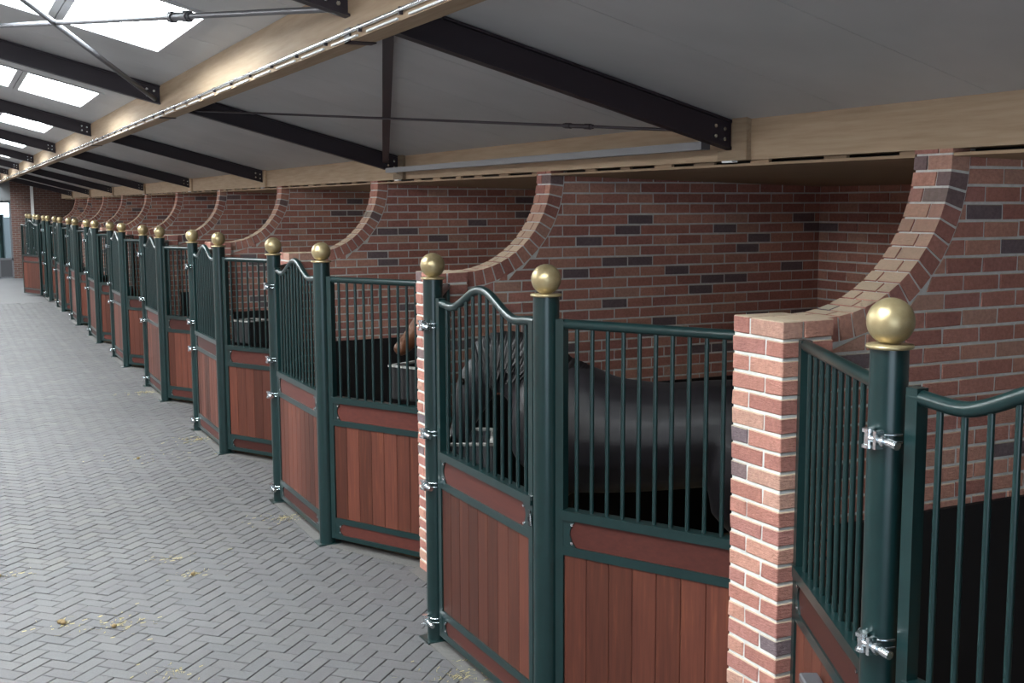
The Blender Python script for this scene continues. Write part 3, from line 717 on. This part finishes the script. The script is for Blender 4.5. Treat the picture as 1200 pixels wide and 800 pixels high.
def horse_body(pose):
    mb = MB()
    loft(mb, [(-1.30, 0, 1.30, .05, .04), (-1.24, 0, 1.27, .20, .15), (-1.10, 0, 1.26, .31, .26), (-.88, 0, 1.26, .325, .30), (-.55, 0, 1.22, .335, .315), (-.2, 0, 1.21, .37, .325), (.05, 0, 1.24, .42, .29), (.24, 0, 1.25, .37, .25), (.38, 0, 1.24, .27, .20), (.45, 0, 1.24, .14, .11)], 4)
    if pose == 'tucked':
        nk = [(.02, 0, 1.36, .27, .17), (.20, 0, 1.46, .25, .145), (.36, 0, 1.58, .225, .12), (.50, 0, 1.63, .19, .10), (.62, 0, 1.60, .15, .085)]
        hd = [(.56, 0, 1.68, .07, .075), (.62, 0, 1.60, .125, .095), (.69, 0, 1.48, .135, .10), (.745, 0, 1.34, .105, .08), (.79, 0, 1.21, .075, .062), (.815, 0, 1.13, .07, .062), (.825, 0, 1.08, .045, .05)]
        ears = (.585, 1.74, .03, .13); eye = (.755, .085, 1.52)
    else:
        nk = [(.02, 0, 1.36, .27, .17), (.22, 0, 1.48, .24, .14), (.40, 0, 1.64, .20, .115), (.54, 0, 1.78, .165, .095), (.62, 0, 1.86, .13, .085)]
        hd = [(.56, 0, 1.92, .07, .07), (.66, 0, 1.86, .12, .092), (.78, 0, 1.76, .13, .10), (.92, 0, 1.65, .10, .08), (1.04, 0, 1.55, .075, .062), (1.11, 0, 1.50, .068, .06), (1.15, 0, 1.47, .045, .048)]
        ears = (.60, 1.98, .03, .13); eye = (.80, .088, 1.83)
    loft(mb, nk, 4); loft(mb, hd, 4, 14)
    for s_ in (-1, 1):
        mb.tube([(ears[0], .05*s_, ears[1]-.05), (ears[0]+.01, .058*s_, ears[1]+.02), (ears[0]+.02, .065*s_, ears[1]+.06), (ears[0]+.03, .06*s_, ears[1]+.12)], [.03, .035, .028, .006], 8)
        # front leg: shoulder, elbow, knee, fetlock, hoof
        mb.tube([(.18, .13*s_, 1.22), (.16, .155*s_, .98), (.15, .15*s_, .78), (.16, .14*s_, .56), (.155, .14*s_, .48), (.15, .14*s_, .22), (.155, .14*s_, .15), (.19, .14*s_, .07), (.20, .14*s_, .0)], [.17, .125, .085, .058, .052, .037, .048, .045, .066], 12)
        # hind leg: hip, stifle, hock, cannon, hoof
        mb.tube([(-1.02, .13*s_, 1.22), (-.98, .16*s_, 1.0), (-.96, .16*s_, .84), (-1.08, .15*s_, .66), (-1.20, .14*s_, .55), (-1.18, .14*s_, .46), (-1.15, .14*s_, .22), (-1.14, .14*s_, .15), (-1.10, .14*s_, .07), (-1.09, .14*s_, .0)], [.22, .19, .14, .085, .062, .055, .04, .05, .046, .068], 12)
    me = bpy.data.meshes.new('horse_tmp'); me.from_pydata(mb.v, [], mb.f); ob = bpy.data.objects.new('horse_tmp', me); COL.objects.link(ob)
    md = ob.modifiers.new('r', 'REMESH'); md.mode = 'VOXEL'; md.voxel_size = .026
    md = ob.modifiers.new('s', 'SMOOTH'); md.factor = .5; md.iterations = 6
    dg = bpy.context.evaluated_depsgraph_get(); out = bpy.data.meshes.new_from_object(ob.evaluated_get(dg)); bpy.data.objects.remove(ob)
    out.polygons.foreach_set('use_smooth', [True]*len(out.polygons)); out.name = 'horse_body'
    return out, nk, hd, eye
def horse(label, loc, heading, pose, coat, hair):
    me, nk, hd, eye = horse_body(pose); me.materials.clear(); me.materials.append(coat)
    root = empty('horse', label, 'horse', loc, heading)
    link('body', me, root)
    # mane: strands hanging on one side of the crest
    mb = MB(); P = interp(nk, 5); rg = random.Random(5)
    for i in range(2, len(P)):
        x, y, z, h, w_ = P[i]; a = P[i-1]; d = Vector((x-a[0], 0, z-a[2])).normalized(); u = Vector((-d.z, 0, d.x))
        for q in range(3):
            top = Vector((x, 0, z))+u*(h*.98)+d*rg.uniform(-.03, .03); s_ = 1
            mb.tube([top+Vector((0, -.015, .0)), top+u*.012+Vector((0, .03, 0)), top-u*.08+Vector((0, w_*.75, 0)), top-u*rg.uniform(.2, .3)+Vector((rg.uniform(-.03, .03), w_*1.12, 0))], [.022, .026, .02, .006], 6)
    mb.build('mane', hair, root)
    mb = MB(); rg = random.Random(9)
    for q in range(14):
        mb.tube([(-1.28, rg.uniform(-.02, .02), 1.36), (-1.38, rg.uniform(-.03, .03), 1.28), (-1.40+rg.uniform(-.03, .03), rg.uniform(-.05, .05), .95), (-1.36+rg.uniform(-.04, .04), rg.uniform(-.05, .05), rg.uniform(.35, .5))], [.02, .028, .026, .005], 6)
    mb.build('tail', hair, root)
    for s_ in (-1, 1):
        mb = MB(); mb.lathe([(.022*math.sin(math.pi*k/8)+1e-4, -.022*math.cos(math.pi*k/8)) for k in range(9)], 12, (eye[0], eye[1]*s_, eye[2])); mb.build('eye', M_EYE, root)
    return root
horse('black horse standing in the nearest full stall, neck arched over its trough', (.945, 6.23, 0), math.atan2(.67, -.74), 'tucked', M_BLACKHORSE, M_MANE)
horse('chestnut horse in the second stall, only its head showing beside the pillar', (1.70, 8.80, -.0), math.atan2(-.22, -1), 'up', M_CHESTNUT, M_MANEBROWN)
horse('chestnut horse far back in the fourth stall, glimpsed between panel and post', (1.75, yT(3)+2.3, 0), math.atan2(.1, -1), 'tucked', M_CHESTNUT, M_MANEBROWN)
# ------------------------------------------------------------------ straw on the paving
sr = random.Random(21)
def straw(label, x, y, spread, n, dung=0):
    mb = MB()
    for _ in range(int(n*.55)):
        a = sr.uniform(0, math.pi); r_ = abs(sr.gauss(0, spread)); th = sr.uniform(0, 2*math.pi); l = sr.uniform(.006, .02)
        px, py = r_*math.cos(th)*1.4, r_*math.sin(th); d = Vector((math.cos(a), math.sin(a), 0))*l; s_ = Vector((-math.sin(a), math.cos(a), 0))*.0018
        z = sr.uniform(.003, .008); c_ = Vector((px, py, z))
        mb.add([c_-d-s_, c_+d-s_, c_+d+s_+Vector((0, 0, .003)), c_-d+s_+Vector((0, 0, .003))], [(0, 1, 2, 3)])
    o = mb.build('straw_bits', M_STRAW); o.location = (x, y, 0); stuff(o); tag(o, label, 'straw')
    for _ in range(dung):
        b = MB(); b.lathe([(.018*math.sin(math.pi*k/6)+1e-4, .013-.013*math.cos(math.pi*k/6)) for k in range(7)], 9, (sr.uniform(-.06, .06), sr.uniform(-.03, .03), 0)); b.build('clump', M_DUNG, o)
def unproj(px, py):
    d = r2*((px-600)/F_PX)-u2*((py-400)/F_PX)+fw; return CAM+d*(-CAM.z/d.z)
for px, py, sp_, n_, dg_, lab in ((6, 676, .09, 60, 3, 'small pile of straw and dung at left edge of the paving'), (230, 672, .10, 60, 1, 'straw bits on the paving level with second latch post'), (77, 730, .07, 50, 3, 'straw bits around two dung clumps on the paving'), (140, 733, .17, 170, 1, 'loose straw bits scattered on the bare paving'), (207, 787, .10, 80, 0, 'straw bits at the bottom edge of the paving'), (207, 655, .14, 70, 0, 'few straw bits out in the paved aisle'), (160, 538, .25, 60, 1, 'far straw bits in the middle of the aisle')):
    p = unproj(px, py); straw(lab, p.x, p.y, sp_, n_, dg_)
for n in (1, 2, 3, 4):
    straw(f'straw swept against the base of stall door, {ORD[n]} door from the camera', -.12, yT(n)-.6, .13, 240)
